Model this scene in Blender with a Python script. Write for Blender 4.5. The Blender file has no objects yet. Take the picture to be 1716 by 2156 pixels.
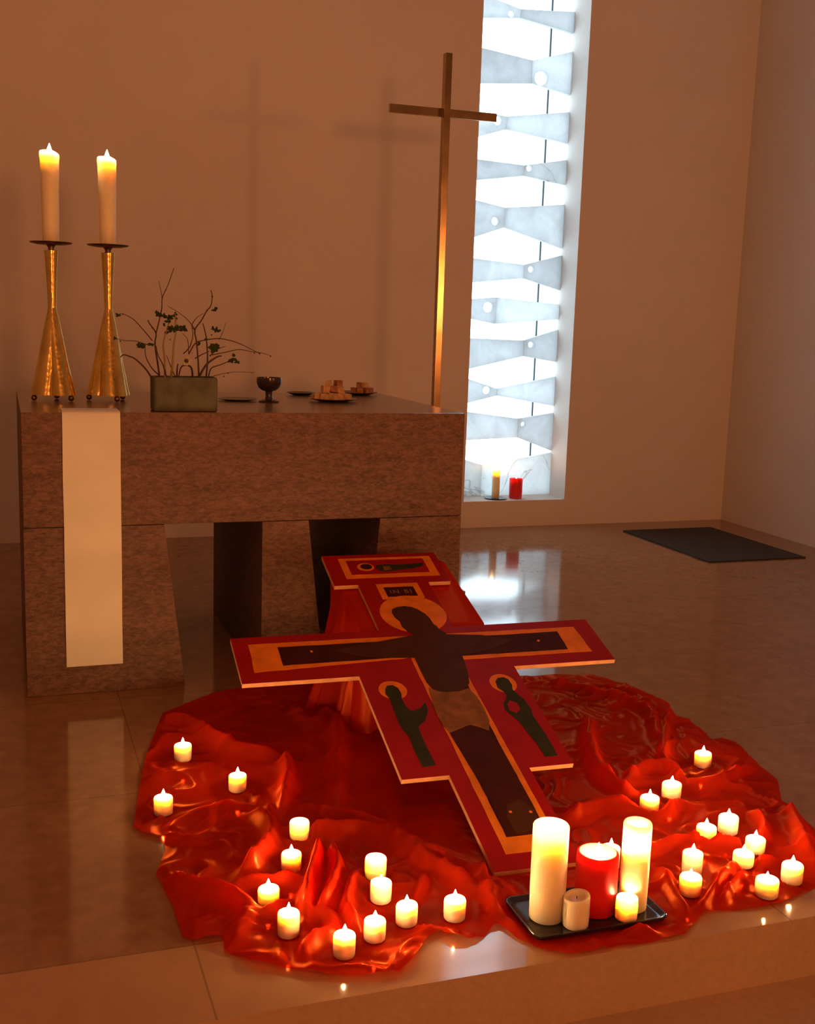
import bpy, bmesh, math, random
import numpy as np
from mathutils import Vector, Matrix, noise
from mathutils.geometry import tessellate_polygon

random.seed(7)
SC = bpy.context.scene
COL = SC.collection

# ------------------------------------------------------------------ camera
F, PITCH, ROLL, YAW, HC = 2414.24, .16911, .03208, .34268, 1.31828
cy, sy, cp, sp = math.cos(YAW), math.sin(YAW), math.cos(PITCH), math.sin(PITCH)
FW = Vector((sy*cp, cy*cp, -sp)); RT = Vector((cy, -sy, 0)); UP = RT.cross(FW)
c_, s_ = math.cos(ROLL), math.sin(ROLL)
RT, UP = c_*RT + s_*UP, -s_*RT + c_*UP
CAM = Vector((0, 0, HC))
cam = bpy.data.cameras.new('camera'); camo = bpy.data.objects.new('camera', cam); COL.objects.link(camo)
cam.sensor_fit = 'HORIZONTAL'; cam.sensor_width = 36; cam.lens = F/1716*36; cam.clip_start = .05
camo.matrix_world = Matrix(((RT.x, UP.x, -FW.x, CAM.x), (RT.y, UP.y, -FW.y, CAM.y), (RT.z, UP.z, -FW.z, CAM.z), (0, 0, 0, 1)))
SC.camera = camo

def plane_pt(px, py, n, d):
    """where the sight line of a pixel of the photograph meets the plane n.P = d (used to survey real positions)"""
    r = FW + RT*((px-858)/F) - UP*((py-1078)/F); n = Vector(n)
    return CAM + r*((d - n.dot(CAM))/n.dot(r))
def atz(px, py, z=0.): return plane_pt(px, py, (0, 0, 1), z)
def aty(px, py, y): return plane_pt(px, py, (0, 1, 0), y)
def depth(P): return (Vector(P)-CAM).dot(FW)

# ------------------------------------------------------------------ surveyed room
YA, YB = 3.940, 4.956            # altar front and back
XL, XR = .0566, 1.6199           # altar left and right
ZT, ZJ = .97, .583               # altar top, joint under the slab
YW, XW, YS = 6.644, 4.673, 1.963 # back wall, right wall, platform edge
STEP = .148
WX0, WX1, WZ0, WZ1 = 2.746, 3.456, .169, 4.75
YSLAT, YGL = 6.862, 7.178
YEDGE = 2.235                    # paler edging slabs in front of this line

# ------------------------------------------------------------------ object helpers
def tag(o, label=None, cat=None, group=None, kind=None):
    if label: o['label'] = label
    if cat: o['category'] = cat
    if group: o['group'] = group
    if kind: o['kind'] = kind
    return o
def thing(name, label, cat, loc=(0, 0, 0), rz=0, group=None):
    o = bpy.data.objects.new(name, None); COL.objects.link(o); o.empty_display_size = .03
    o.location = loc; o.rotation_euler = (0, 0, rz)
    return tag(o, label, cat, group)
def link_mesh(name, me, mats, parent=None, smooth=False):
    if not isinstance(mats, (list, tuple)): mats = [mats]
    for m in mats: me.materials.append(m)
    if smooth:
        me.polygons.foreach_set('use_smooth', [True]*len(me.polygons))
        me.set_sharp_from_angle(angle=math.radians(42 if smooth is True else smooth))
    o = bpy.data.objects.new(name, me); COL.objects.link(o)
    if parent: o.parent = parent
    return o
def obj(name, bm, mats, parent=None, smooth=False):
    me = bpy.data.meshes.new(name); bmesh.ops.recalc_face_normals(bm, faces=bm.faces); bm.to_mesh(me); bm.free()
    return link_mesh(name, me, mats, parent, smooth)
def copy_tree(o, parent=None):
    c = o.copy(); COL.objects.link(c)
    if parent: c.parent = parent
    for ch in list(o.children): copy_tree(ch, c)
    return c
def BM(): return bmesh.new()
def box(bm, x0, x1, y0, y1, z0, z1, bevel=0, mi=0):
    vs = [bm.verts.new(p) for p in ((x0,y0,z0),(x1,y0,z0),(x1,y1,z0),(x0,y1,z0),(x0,y0,z1),(x1,y0,z1),(x1,y1,z1),(x0,y1,z1))]
    fs = [bm.faces.new([vs[i] for i in f]) for f in ((0,3,2,1),(4,5,6,7),(0,1,5,4),(1,2,6,5),(2,3,7,6),(3,0,4,7))]
    for f in fs: f.material_index = mi
    if bevel:
        es = list({e for f in fs for e in f.edges})
        bmesh.ops.bevel(bm, geom=es, offset=bevel, segments=2, affect='EDGES', profile=.6)
    return vs
def prism(bm, loops, z0, z1, tf=None, mi=0, side_mi=None):
    """extruded polygon (first loop outer, others holes) between z0 and z1, mapped by tf(u,v,w)"""
    if tf is None: tf = lambda u, v, w: Vector((u, v, w))
    tris = tessellate_polygon([[Vector((p[0], p[1], 0)) for p in l] for l in loops])
    flat = [p for l in loops for p in l]
    a = [bm.verts.new(tf(p[0], p[1], z0)) for p in flat]; b = [bm.verts.new(tf(p[0], p[1], z1)) for p in flat]
    for t in tris:
        for vs, rev in ((a, 0), (b, 1)):
            f = [vs[i] for i in t]
            try: fc = bm.faces.new(f if rev else f[::-1]); fc.material_index = mi if rev or side_mi is None else side_mi
            except ValueError: pass
    k = 0
    for l in loops:
        n = len(l)
        for i in range(n):
            j = (i+1) % n
            fc = bm.faces.new((a[k+i], a[k+j], b[k+j], b[k+i])); fc.material_index = mi if side_mi is None else side_mi
        k += n
def lathe(bm, prof, n=24, c=(0, 0, 0), mod=None, cap0=True, cap1=True, mi=0):
    rings = []
    for r, z in prof:
        ring = []
        for i in range(n):
            t = 2*math.pi*i/n; rr = r*(mod(t, z) if mod else 1)
            ring.append(bm.verts.new((c[0]+rr*math.cos(t), c[1]+rr*math.sin(t), c[2]+z)))
        rings.append(ring)
    for a, b in zip(rings, rings[1:]):
        for i in range(n):
            f = bm.faces.new((a[i], a[(i+1) % n], b[(i+1) % n], b[i])); f.material_index = mi
    if cap0: bm.faces.new(rings[0][::-1]).material_index = mi
    if cap1: bm.faces.new(rings[-1]).material_index = mi
    return rings
def tube(bm, pts, r, n=6, mi=0):
    pts = [Vector(p) for p in pts]; rings = []
    for i, p in enumerate(pts):
        d = (pts[min(i+1, len(pts)-1)]-pts[max(i-1, 0)]).normalized()
        a = d.cross(Vector((0, 1, .01))).normalized(); b = d.cross(a)
        rr = r[i] if isinstance(r, (list, tuple)) else r
        rings.append([bm.verts.new(p+(a*math.cos(t)+b*math.sin(t))*rr) for t in [2*math.pi*k/n for k in range(n)]])
    for a, b in zip(rings, rings[1:]):
        for i in range(n): bm.faces.new((a[i], a[(i+1) % n], b[(i+1) % n], b[i])).material_index = mi
    bm.faces.new(rings[0][::-1]).material_index = mi; bm.faces.new(rings[-1]).material_index = mi
def ball(bm, c, r, seg=12, sc=(1, 1, 1), mi=0):
    g = bmesh.ops.create_uvsphere(bm, u_segments=seg, v_segments=max(6, seg//2+1), radius=r)
    for v in g['verts']: v.co = Vector((v.co.x*sc[0], v.co.y*sc[1], v.co.z*sc[2]))+Vector(c)
    for f in {f for v in g['verts'] for f in v.link_faces}: f.material_index = mi
def smoothline(pts, k=4):
    """Catmull-Rom through the points"""
    P = [Vector(p) for p in pts]; out = []
    for i in range(len(P)-1):
        a, b, c, d = P[max(i-1, 0)], P[i], P[i+1], P[min(i+2, len(P)-1)]
        for j in range(k):
            t = j/k
            out.append(.5*((2*b)+(c-a)*t+(2*a-5*b+4*c-d)*t*t+(3*b-a-3*c+d)*t**3))
    return out+[P[-1]]

# ------------------------------------------------------------------ materials
class NT:
    def __init__(s, name):
        s.m = bpy.data.materials.new(name); s.m.use_nodes = True; s.t = s.m.node_tree; s.t.nodes.clear()
        s.out = s.n('ShaderNodeOutputMaterial')
    def n(s, ty, **kw):
        nd = s.t.nodes.new(ty)
        for k, v in kw.items():
            if k.startswith('_'): setattr(nd, k[1:], v)
            else:
                sk = nd.inputs[int(k[1:])] if k[0] == 'i' and k[1:].isdigit() else nd.inputs[k.replace('__', ' ')]
                if hasattr(v, 'is_output'): s.t.links.new(v, sk)
                else: sk.default_value = v
        return nd
    def link(s, a, b): s.t.links.new(a, b)
    def surf(s, sh): s.link(sh, s.out.inputs['Surface']); return s.m
    def pos(s, scale=(1, 1, 1), obj_=False):
        src = s.n('ShaderNodeTexCoord').outputs['Object'] if obj_ else s.n('ShaderNodeNewGeometry').outputs['Position']
        mp = s.n('ShaderNodeMapping'); s.link(src, mp.inputs['Vector']); mp.inputs['Scale'].default_value = scale
        return mp.outputs['Vector']
    def noise(s, vec, scale, detail=4, rough=.5, dist=0):
        nd = s.n('ShaderNodeTexNoise', Scale=scale, Detail=detail, Roughness=rough, Distortion=dist); s.link(vec, nd.inputs['Vector'])
        return nd.outputs['Fac']
    def ramp(s, fac, stops):
        r = s.n('ShaderNodeValToRGB'); s.link(fac, r.inputs['Fac']); e = r.color_ramp.elements
        while len(e) < len(stops): e.new(.5)
        for el, (p, c) in zip(e, stops): el.position = p; el.color = (*c, 1) if len(c) == 3 else c
        return r.outputs['Color']
    def math(s, op, a, b=0.):
        nd = s.n('ShaderNodeMath', _operation=op)
        for k, v in ((0, a), (1, b)):
            if hasattr(v, 'is_output'): s.link(v, nd.inputs[k])
            else: nd.inputs[k].default_value = v
        return nd.outputs[0]
    def mixc(s, fac, a, b, mode='MIX'):
        nd = s.n('ShaderNodeMix', _data_type='RGBA', _blend_type=mode)
        for k, v in ((0, fac), (6, a), (7, b)):
            if hasattr(v, 'is_output'): s.link(v, nd.inputs[k])
            else: nd.inputs[k].default_value = v if k == 0 else (*v, 1)
        return nd.outputs[2]
    def bump(s, h, strength=.2, dist=.01):
        return s.n('ShaderNodeBump', Strength=strength, Distance=dist, Height=h).outputs[0]
    def bsdf(s, col, rough=.5, metal=0., normal=None, **kw):
        b = s.n('ShaderNodeBsdfPrincipled')
        for k, v in (('Base Color', col), ('Roughness', rough), ('Metallic', metal)):
            if hasattr(v, 'is_output'): s.link(v, b.inputs[k])
            else: b.inputs[k].default_value = (*v, 1) if k == 'Base Color' else v
        if normal is not None: s.link(normal, b.inputs['Normal'])
        for k, v in kw.items(): b.inputs[k.replace('__', ' ')].default_value = v
        return b.outputs[0]

def simple(name, col, rough=.5, metal=0., nscale=0, namt=.15, bump=0., **kw):
    t = NT(name)
    if nscale:
        v = t.pos(obj_=True); f = t.noise(v, nscale, 5)
        lo = tuple(c*(1-namt) for c in col); hi = tuple(min(1, c*(1+namt)) for c in col)
        c = t.ramp(f, [(.3, lo), (.7, hi)]); nm = t.bump(f, bump, .004) if bump else None
        return t.surf(t.bsdf(c, rough, metal, nm, **kw))
    return t.surf(t.bsdf(col, rough, metal, **kw))

def m_plaster(name, col):
    t = NT(name); v = t.pos(); f = t.noise(v, 2.2, 5, .6); g = t.noise(v, 160, 3)
    c = t.ramp(f, [(.3, tuple(x*.955 for x in col)), (.7, col)])
    return t.surf(t.bsdf(c, .85, normal=t.bump(g, .12, .002)))
M_WALL = m_plaster('white_plaster', (.74, .70, .66))
M_CEIL = m_plaster('ceiling_plaster', (.72, .69, .65))

def m_floor():
    t = NT('polished_stone_floor'); v = t.pos()
    sx = t.n('ShaderNodeSeparateXYZ'); t.link(v, sx.inputs[0])
    f1 = t.noise(v, 1.7, 6, .6); f2 = t.noise(v, 14, 6, .65); f3 = t.noise(v, 90, 3, .7)
    base = t.ramp(f1, [(.3, (.25, .130, .066)), (.7, (.34, .180, .095))])
    base = t.mixc(.35, base, t.ramp(f2, [(.35, (.18, .092, .048)), (.62, (.38, .21, .115))]))
    st = t.ramp(t.noise(v, 5.5, 7, .72), [(.62, (0, 0, 0)), (.72, (1, 1, 1))])
    base = t.mixc(t.math('MULTIPLY', st, .35), base, (.13, .085, .05))
    edge_ = t.math('LESS_THAN', sx.outputs[1], YEDGE); base = t.mixc(t.math('MULTIPLY', edge_, .6), base, (.56, .33, .18))
    def line(axis, off, per, w):
        a = t.math('ADD', sx.outputs[axis], -off); a = t.math('DIVIDE', a, per); a = t.math('FRACT', a)
        a = t.math('SUBTRACT', a, .5); a = t.math('ABSOLUTE', a); return t.math('GREATER_THAN', a, .5-w/per)
    ly = line(1, 4.676, .8137, .0022); lx = line(0, .352, 1.3, .0022)
    jn = t.math('MAXIMUM', ly, lx)
    base = t.mixc(t.math('MULTIPLY', jn, .45), base, (.07, .05, .035))
    rg = t.n('ShaderNodeMapRange'); t.link(f2, rg.inputs[0]); rg.inputs[3].default_value = .065; rg.inputs[4].default_value = .12
    rough = rg.outputs[0]
    return t.surf(t.bsdf(base, rough, normal=t.bump(f3, .006, .001), IOR=1.52))
M_FLOOR = m_floor()
def m_riser():
    t = NT('honed_stone_step'); v = t.pos(); f1 = t.noise(v, 3, 6, .6); f2 = t.noise(v, 55, 4, .7)
    c = t.ramp(f1, [(.3, (.42, .29, .18)), (.7, (.52, .36, .23))]); c = t.mixc(.25, c, t.ramp(f2, [(.3, (.32, .21, .14)), (.7, (.56, .41, .28))]))
    return t.surf(t.bsdf(c, .62, normal=t.bump(f2, .1, .001)))
M_RISER = m_riser()

def m_travertine(name, lo, hi, rough=.5, IOR=1.5):
    t = NT(name); v = t.pos((1.0, 1.0, 6.0)); v2 = t.pos((9, 9, 22)); v3 = t.pos((30, 30, 75))
    f = t.noise(v, 1.9, 8, .68, .6); g = t.noise(v2, 4.5, 6, .75, .6); h = t.noise(v3, 2.5, 4, .7)
    c = t.ramp(f, [(.32, lo), (.5, tuple((a+b)/2 for a, b in zip(lo, hi))), (.68, hi)])
    c = t.mixc(.55, c, t.ramp(g, [(.38, tuple(x*.55 for x in lo)), (.6, tuple(min(1, x*1.35) for x in hi))]))
    sp_ = t.ramp(h, [(.60, (0, 0, 0)), (.70, (1, 1, 1))])
    c = t.mixc(t.math('MULTIPLY', sp_, .5), c, tuple(min(1, x*1.6) for x in hi))
    return t.surf(t.bsdf(c, rough, normal=t.bump(g, .25, .003), IOR=IOR))
M_TRAV = m_travertine('brown_travertine', (.070, .028, .017), (.185, .092, .062), .6)
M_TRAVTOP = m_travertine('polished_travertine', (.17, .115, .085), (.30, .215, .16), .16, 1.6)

def m_alab(name, col, vein=0.):
    t = NT(name); v = t.pos((1, 1, 1)); oi = t.n('ShaderNodeObjectInfo').outputs['Random']
    f = t.noise(v, 7, 7, .65, .8); c = t.ramp(f, [(.3, tuple(x*.82 for x in col)), (.6, col)])
    sc = t.n('ShaderNodeMapRange'); t.link(oi, sc.inputs[0]); sc.inputs[3].default_value = .80; sc.inputs[4].default_value = 1.0
    hs = t.n('ShaderNodeHueSaturation', Color=c); t.link(sc.outputs[0], hs.inputs['Value']); c = hs.outputs[0]
    if vein:
        w = t.noise(v, 2.2, 4, .5, 1.6); a = t.math('ABSOLUTE', t.math('SUBTRACT', w, .5)); a = t.math('LESS_THAN', a, .010)
        c = t.mixc(t.math('MULTIPLY', a, vein), c, (.22, .17, .13))
    tr = t.n('ShaderNodeBsdfTranslucent', Color=c); b = t.bsdf(c, .45)
    mx = t.n('ShaderNodeMixShader'); mx.inputs[0].default_value = .62; t.link(b, mx.inputs[1]); t.link(tr.outputs[0], mx.inputs[2])
    return t.surf(mx.outputs[0])
M_ALAB = m_alab('pale_alabaster', (.86, .90, .92)); M_ALABV = m_alab('veined_alabaster', (.86, .90, .91), .4)

def m_brass(name, col, rough, sc=60, bs=.35):
    t = NT(name); v = t.pos(obj_=True); vo = t.n('ShaderNodeTexVoronoi', Scale=sc); t.link(v, vo.inputs['Vector'])
    f = t.noise(v, 14, 4); c = t.ramp(f, [(.3, tuple(x*.7 for x in col)), (.7, col)])
    return t.surf(t.bsdf(c, rough, 1., t.bump(vo.outputs['Distance'], bs, .002)))
M_BRASS = m_brass('hammered_brass', (.92, .66, .20), .25); M_BRASSD = m_brass('dark_brass', (.30, .17, .08), .38, 60, .15)
M_BRONZE = m_brass('brushed_bronze', (.46, .34, .19), .20, 25, .02)

def m_wax(name, col, rad=.016, rough=.42, sub=1.):
    t = NT(name); v = t.pos(obj_=True); f = t.noise(v, 30, 4)
    c = t.ramp(f, [(.3, tuple(x*.96 for x in col)), (.7, col)])
    b = t.n('ShaderNodeBsdfPrincipled', Roughness=rough); t.link(c, b.inputs['Base Color'])
    b.inputs['Subsurface Weight'].default_value = sub; b.inputs['Subsurface Scale'].default_value = rad
    b.inputs['Subsurface Radius'].default_value = (1.0, .80, .52); b.inputs['IOR'].default_value = 1.44
    return t.surf(b.outputs[0])
M_WAX = m_wax('ivory_wax', (.90, .80, .60)); M_WAXRED = m_wax('red_wax', (.80, .015, .012), .02)
M_WAXPOOL = m_wax('glow_tinted_melted_wax', (.95, .42, .20), .02, .2); M_WAXTALL = m_wax('yellowish_wax', (.90, .80, .58), .045)  # red pillar's melted pool: lighter orange colour stands in for the flame's glow

def m_flame():
    t = NT('candle_flame'); e = t.n('ShaderNodeEmission', Color=(1, .53, .20, 1), Strength=FLAME); return t.surf(e.outputs[0])
FLAME = 560
M_FLAME = m_flame()
M_WICK = simple('burnt_wick', (.03, .02, .015), .9)

def m_cloth(name, op=.62):
    t = NT(name); v = t.pos(); f = t.noise(v, 6, 5, .6)
    c = t.ramp(f, [(.3, (.66, .026, .008)), (.7, (.86, .040, .009))])
    dif = t.n('ShaderNodeBsdfDiffuse', Color=c); trl = t.n('ShaderNodeBsdfTranslucent', Color=c)
    gl = t.n('ShaderNodeBsdfGlossy', Color=(.95, .24, .07, 1), Roughness=.33)
    tp = t.n('ShaderNodeBsdfTransparent', Color=(.86, .16, .08, 1))
    def mix(fac, a, b):
        m = t.n('ShaderNodeMixShader')
        if hasattr(fac, 'is_output'): t.link(fac, m.inputs[0])
        else: m.inputs[0].default_value = fac
        t.link(a, m.inputs[1]); t.link(b, m.inputs[2]); return m.outputs[0]
    body = mix(.45, dif.outputs[0], trl.outputs[0]); body = mix(.09, body, gl.outputs[0])
    lw = t.n('ShaderNodeLayerWeight', Blend=.45).outputs['Facing']
    mr = t.n('ShaderNodeMapRange'); t.link(lw, mr.inputs[0]); mr.inputs[3].default_value = op; mr.inputs[4].default_value = 1.
    return t.surf(mix(mr.outputs[0], tp.outputs[0], body))
M_CLOTH = m_cloth('sheer_red_organza', .46); M_DRAPE = m_cloth('red_drape_organza', .80)
M_LINEN = NT('ivory_linen'); _v = M_LINEN.pos(obj_=True); _f = M_LINEN.noise(_v, 6, 5); _w = M_LINEN.noise(_v, 300, 2)
M_LINEN = M_LINEN.surf(M_LINEN.bsdf(M_LINEN.ramp(_f, [(.3, (.80, .80, .70)), (.7, (.88, .88, .78))]), .85, normal=M_LINEN.bump(_w, .15, .001)))

# ------------------------------------------------------------------ the room
def struct(name, bm, m, parent=None, **kw):
    o = obj(name, bm, m, parent, **kw)
    if not parent: o['kind'] = 'structure'
    return o
X0, Y0, ZC = -3.2, -5.2, 5.1
b = BM()
box(b, X0, XW, YS, YW, -.5, 0, mi=0); box(b, X0, XW, Y0, YS, -.5, -STEP, mi=1)
for f in b.faces:
    if abs(f.normal.y) > .5 and abs(f.calc_center_median().y-YS) < .01: f.material_index = 1
bmesh.ops.recalc_face_normals(b, faces=b.faces)
for f in b.faces:
    if abs(f.normal.y) > .5 and abs(f.calc_center_median().y-YS) < .01: f.material_index = 1
struct('floor', b, [M_FLOOR, M_RISER])
b = BM()
box(b, X0-.3, WX0, YW, YGL+.10, -.5, ZC); box(b, WX1, XW+.3, YW, YGL+.10, -.5, ZC)
box(b, WX0, WX1, YW, YGL+.10, -.5, WZ0); box(b, WX0, WX1, YW, YGL+.10, WZ1, ZC)
struct('wall_back', b, M_WALL)
b = BM(); box(b, XW, XW+.3, Y0, YW, -.5, ZC); struct('wall_right', b, M_WALL)
b = BM(); box(b, X0-.3, X0, Y0, YW, -.5, ZC); struct('wall_left', b, M_WALL)
b = BM(); box(b, X0-.3, XW+.3, Y0-.3, Y0, -.5, ZC); struct('wall_front', b, M_WALL)
b = BM(); box(b, X0-.3, XW+.3, Y0-.3, YGL+.10, ZC, ZC+.2); struct('ceiling', b, M_CEIL)

# ------------------------------------------------------------------ window with folded stone slabs
M_FRAME = simple('dark_window_metal', (.012, .045, .055), .6, 0)
t = NT('window_glass'); tp = t.n('ShaderNodeBsdfTransparent', Color=(.93, .98, 1, 1)); gl = t.n('ShaderNodeBsdfGlossy', Roughness=.02)
mx = t.n('ShaderNodeMixShader'); mx.inputs[0].default_value = .05; t.link(tp.outputs[0], mx.inputs[1]); t.link(gl.outputs[0], mx.inputs[2])
M_GLASS = t.surf(mx.outputs[0])
b = BM(); fw = .007
for x0, x1, z0, z1 in ((WX0, WX0+fw, WZ0, WZ1), (WX1-fw, WX1, WZ0, WZ1), (WX0+fw, WX1-fw, WZ0, WZ0+fw), (WX0+fw, WX1-fw, WZ1-fw, WZ1)):
    box(b, x0, x1, YGL, YGL+.012, z0, z1)
win = struct('window_1', b, M_FRAME)
b = BM(); box(b, WX0+fw, WX1-fw, YGL+.003, YGL+.008, WZ0+fw, WZ1-fw); obj('window_pane', b, M_GLASS, win)
# every slab pair: (top left, top middle, top right), (bottom left, bottom middle, bottom right), hole (x, y, radius) in photo pixels
SL = [
 (((1018,-12),(1096,19),(1214,25.6)), ((1017.5,37),(1097.6,38),(1211,71)), (1077,29,7)),
 (((1014.6,100.5),(1122,127),(1210,108)), ((1011.6,175),(1119.5,175.5),(1204,201)), (1139,169,14.5)),
 (((1008,235),(1067,245),(1202.5,236)), ((1005,288.5),(1066,272),(1199,303)), (1048,254,9.5)),
 (((1004,335),(1103.5,348),(1198,336.5)), ((1003,379),(1103,370),(1194,390)), (1114.5,353,6.5)),
 (((1000.6,421),(1062.6,437),(1193,431)), ((997,500),(1062.6,479),(1186.5,524)), (1043,465.6,8.5)),
 (((996,543.5),(1103,557.5),(1185.6,537.6)), ((993,595),(1103,586),(1180,611)), (1118,567,6.5)),
 (((991.7,630),(1045.5,626),(1178.7,641.7)), ((990,670.5),(1044,682),(1178,672)), (1028,647,11)),
 (((989,712),(1102,717),(1176,694.7)), ((986,777),(1102,750),(1172,762)), (1118,725.7,6.5)),
 (((985,797),(1047,818.5),(1170.6,793)), ((983,849),(1045.5,833),(1166.5,855)), (1024.5,821.7,8.5)),
 (((981.7,867),(1090,881.7),(1165.7,870)), ((980,927),(1090,921),(1162,949)), (1101.4,893,5)),
 (((979.5,968),(1014,979),(1161,954)), ((977,1040),(1012,1042),(1155,1042)), None),
]
# more of the same pattern above the frame of the photograph, up to the window head
def slat_xz(p): q = aty(p[0], p[1], YSLAT); return (q.x, q.z)
def extrap(a, b_, x): # line through a (mid) and b_ (side) evaluated at x
    t_ = (x-a[0])/(b_[0]-a[0]); return (x, a[1]+(b_[1]-a[1])*t_)
slabs = []
for i, (tp_, bt, hole) in enumerate(SL):
    T = [slat_xz(p) for p in tp_]; Bq = [slat_xz(p) for p in bt]
    xm = (T[1][0]+Bq[1][0])/2; T[1] = (xm, T[1][1]); Bq[1] = (xm, Bq[1][1])
    T[0] = extrap(T[1], T[0], WX0+.001); Bq[0] = extrap(Bq[1], Bq[0], WX0+.001)
    T[2] = extrap(T[1], T[2], WX1-.001); Bq[2] = extrap(Bq[1], Bq[2], WX1-.001)
    if i == len(SL)-1: Bq = [(q[0], WZ0+.001) for q in Bq]
    H = None
    if hole:
        hc = slat_xz(hole[:2]); hr = hole[2]/F*depth(aty(hole[0], hole[1], YSLAT)); H = (hc, hr)
    slabs.append((T, Bq, H, i))
n0 = len(slabs)
for k, src in enumerate((4, 1, 6, 3, 8)):
    T, Bq, H, _ = slabs[src]; dz = slabs[0][0][1][1]+.20+.29*k - sum(q[1] for q in T)/3
    dz = max(q[1] for q in slabs[0][0])+.07+.33*k-min(q[1] for q in Bq)
    T2 = [(q[0], q[1]+dz) for q in T]; B2 = [(q[0], q[1]+dz) for q in Bq]; H2 = ((H[0][0], H[0][1]+dz), H[1]) if H else None
    if max(q[1] for q in T2) < WZ1: slabs.append((T2, B2, H2, src))
tf_slat = lambda u, v, w: Vector((u, w, v))
for T, Bq, H, idx in slabs:
    for side in (0, 1):
        lp = [T[side], T[side+1], Bq[side+1], Bq[side]]
        if side: lp[0] = (lp[0][0]+.0015, lp[0][1]); lp[3] = (lp[3][0]+.0015, lp[3][1])
        loops = [lp]
        if H:
            (hx, hz), hr = H; mid = T[1][0]
            if (hx > mid) == bool(side):
                hx2 = max(hx, mid+hr+.002) if side else min(hx, mid-hr-.002)
                ztop = min(extrap(T[1], T[0 if not side else 2], hx2)[1], 9); zb = extrap(Bq[1], Bq[0 if not side else 2], hx2)[1]
                if hz+hr > ztop-.002: hz = ztop-hr-.003
                if hz-hr < zb+.002: hz = max(hz, zb+hr+.003)
                if hz+hr > ztop-.001: hr = (ztop-zb)/2-.003; hz = (ztop+zb)/2
                loops.append([(hx2+hr*math.cos(a), hz-hr*math.sin(a)) for a in [2*math.pi*j/20 for j in range(20)]])
        b = BM(); prism(b, loops, YSLAT, YSLAT+.03, tf_slat)
        obj('stone_slab', b, M_ALABV if (idx in (3,) and side) or idx == 10 else M_ALAB, win)

# ------------------------------------------------------------------ floor mat
M_MAT = NT('dark_floor_mat'); _v = M_MAT.pos(); _f = M_MAT.noise(_v, 220, 3); _c = M_MAT.ramp(_f, [(.3, (.018, .015, .012)), (.7, (.05, .042, .034))])
M_MAT = M_MAT.surf(M_MAT.bsdf(_c, .9, normal=M_MAT.bump(_f, .5, .002)))
b = BM(); box(b, 3.741, 4.402, 5.398, 6.360, .0005, .008, bevel=.002)
tag(obj('floor_mat', b, M_MAT), 'dark rectangular mat on the polished floor in the far right corner', 'mat')

# ------------------------------------------------------------------ altar
alt = thing('stone_altar', 'brown travertine altar block standing on wide stone legs before the back wall', 'altar', ((XL+XR)/2, (YA+YB)/2, 0))
ax, ay = alt.location.x, alt.location.y
def aloc(bm): bmesh.ops.translate(bm, verts=bm.verts, vec=(-ax, -ay, 0)); return bm
b = BM(); box(b, XL, XR, YA, YB, ZJ+.002, ZT, bevel=.003)
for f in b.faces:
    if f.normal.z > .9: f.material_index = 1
obj('altar_slab', aloc(b), [M_TRAV, M_TRAVTOP], alt)
def fx(px, py): return aty(px, py, YA).x
tfl = lambda u, v, w: Vector((u, w, v))
lx1, lx2 = fx(346, 1104), fx(390, 1440)
b = BM(); prism(b, [[(XL, .001), (lx2, .001), (lx1, ZJ), (XL, ZJ)]], YA, YB-.02, tfl); obj('altar_leg', aloc(b), M_TRAV, alt)
m0 = fx(553, 1101); m1 = fx(650, 1095); m2 = m1+(fx(656, 1187)-m1)*5.0
b = BM(); prism(b, [[(m0, .001), (m2, .001), (m1, ZJ), (m0, ZJ)]], YA+.001, YB-.02, tfl); obj('altar_leg', aloc(b), M_TRAV, alt)
r1 = fx(801, 1091); r2 = r1+(fx(794, 1160)-r1)*5.2
b = BM(); prism(b, [[(r2, .001), (XR, .001), (XR, ZJ), (r1, ZJ)]], YA+.0005, YB-.02, tfl); obj('altar_leg', aloc(b), M_TRAV, alt)

# linen strip hanging over the front edge
sx0, sx1, szb = .1853, .3726, .099
b = BM(); path = [(YA+.13, ZT+.0012), (YA+.06, ZT+.0014), (YA+.004, ZT+.002), (YA-.0025, ZT-.004)]
nz = 26
for i in range(1, nz+1): path.append((YA-.0035-.003*math.sin(i*.35)**2*(i/nz), ZT-.004-(ZT-.004-szb)*i/nz))
cols = 9; R0, R1 = [], []
for (yy, zz) in path:
    ra, rb = [], []
    for j in range(cols):
        u = j/(cols-1); x = sx0+(sx1-sx0)*u+.0015*noise.noise(Vector((zz*6, u*2, 3)))
        dy = -.0025*max(0, noise.noise(Vector((u*3, zz*5, 0)))) if zz < ZT-.05 else 0
        ra.append(b.verts.new((x, yy+dy, zz))); off = (0, 0, .0018) if zz >= ZT else (0, -.0018, 0)
        rb.append(b.verts.new((x+off[0], yy+dy+off[1], zz+off[2])))
    R0.append(ra); R1.append(rb)
for i in range(len(path)-1):
    for j in range(cols-1):
        b.faces.new((R0[i][j], R0[i+1][j], R0[i+1][j+1], R0[i][j+1])); b.faces.new((R1[i][j], R1[i][j+1], R1[i+1][j+1], R1[i+1][j]))
    b.faces.new((R0[i][0], R1[i][0], R1[i+1][0], R0[i+1][0])); b.faces.new((R0[i][-1], R0[i+1][-1], R1[i+1][-1], R1[i][-1]))
for k in (0, -1):
    for j in range(cols-1): b.faces.new((R0[k][j], R0[k][j+1], R1[k][j+1], R1[k][j]))
tag(obj('linen_runner', b, M_LINEN, smooth=50), 'long ivory linen strip hanging down over the front of the stone altar', 'altar cloth')

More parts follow.
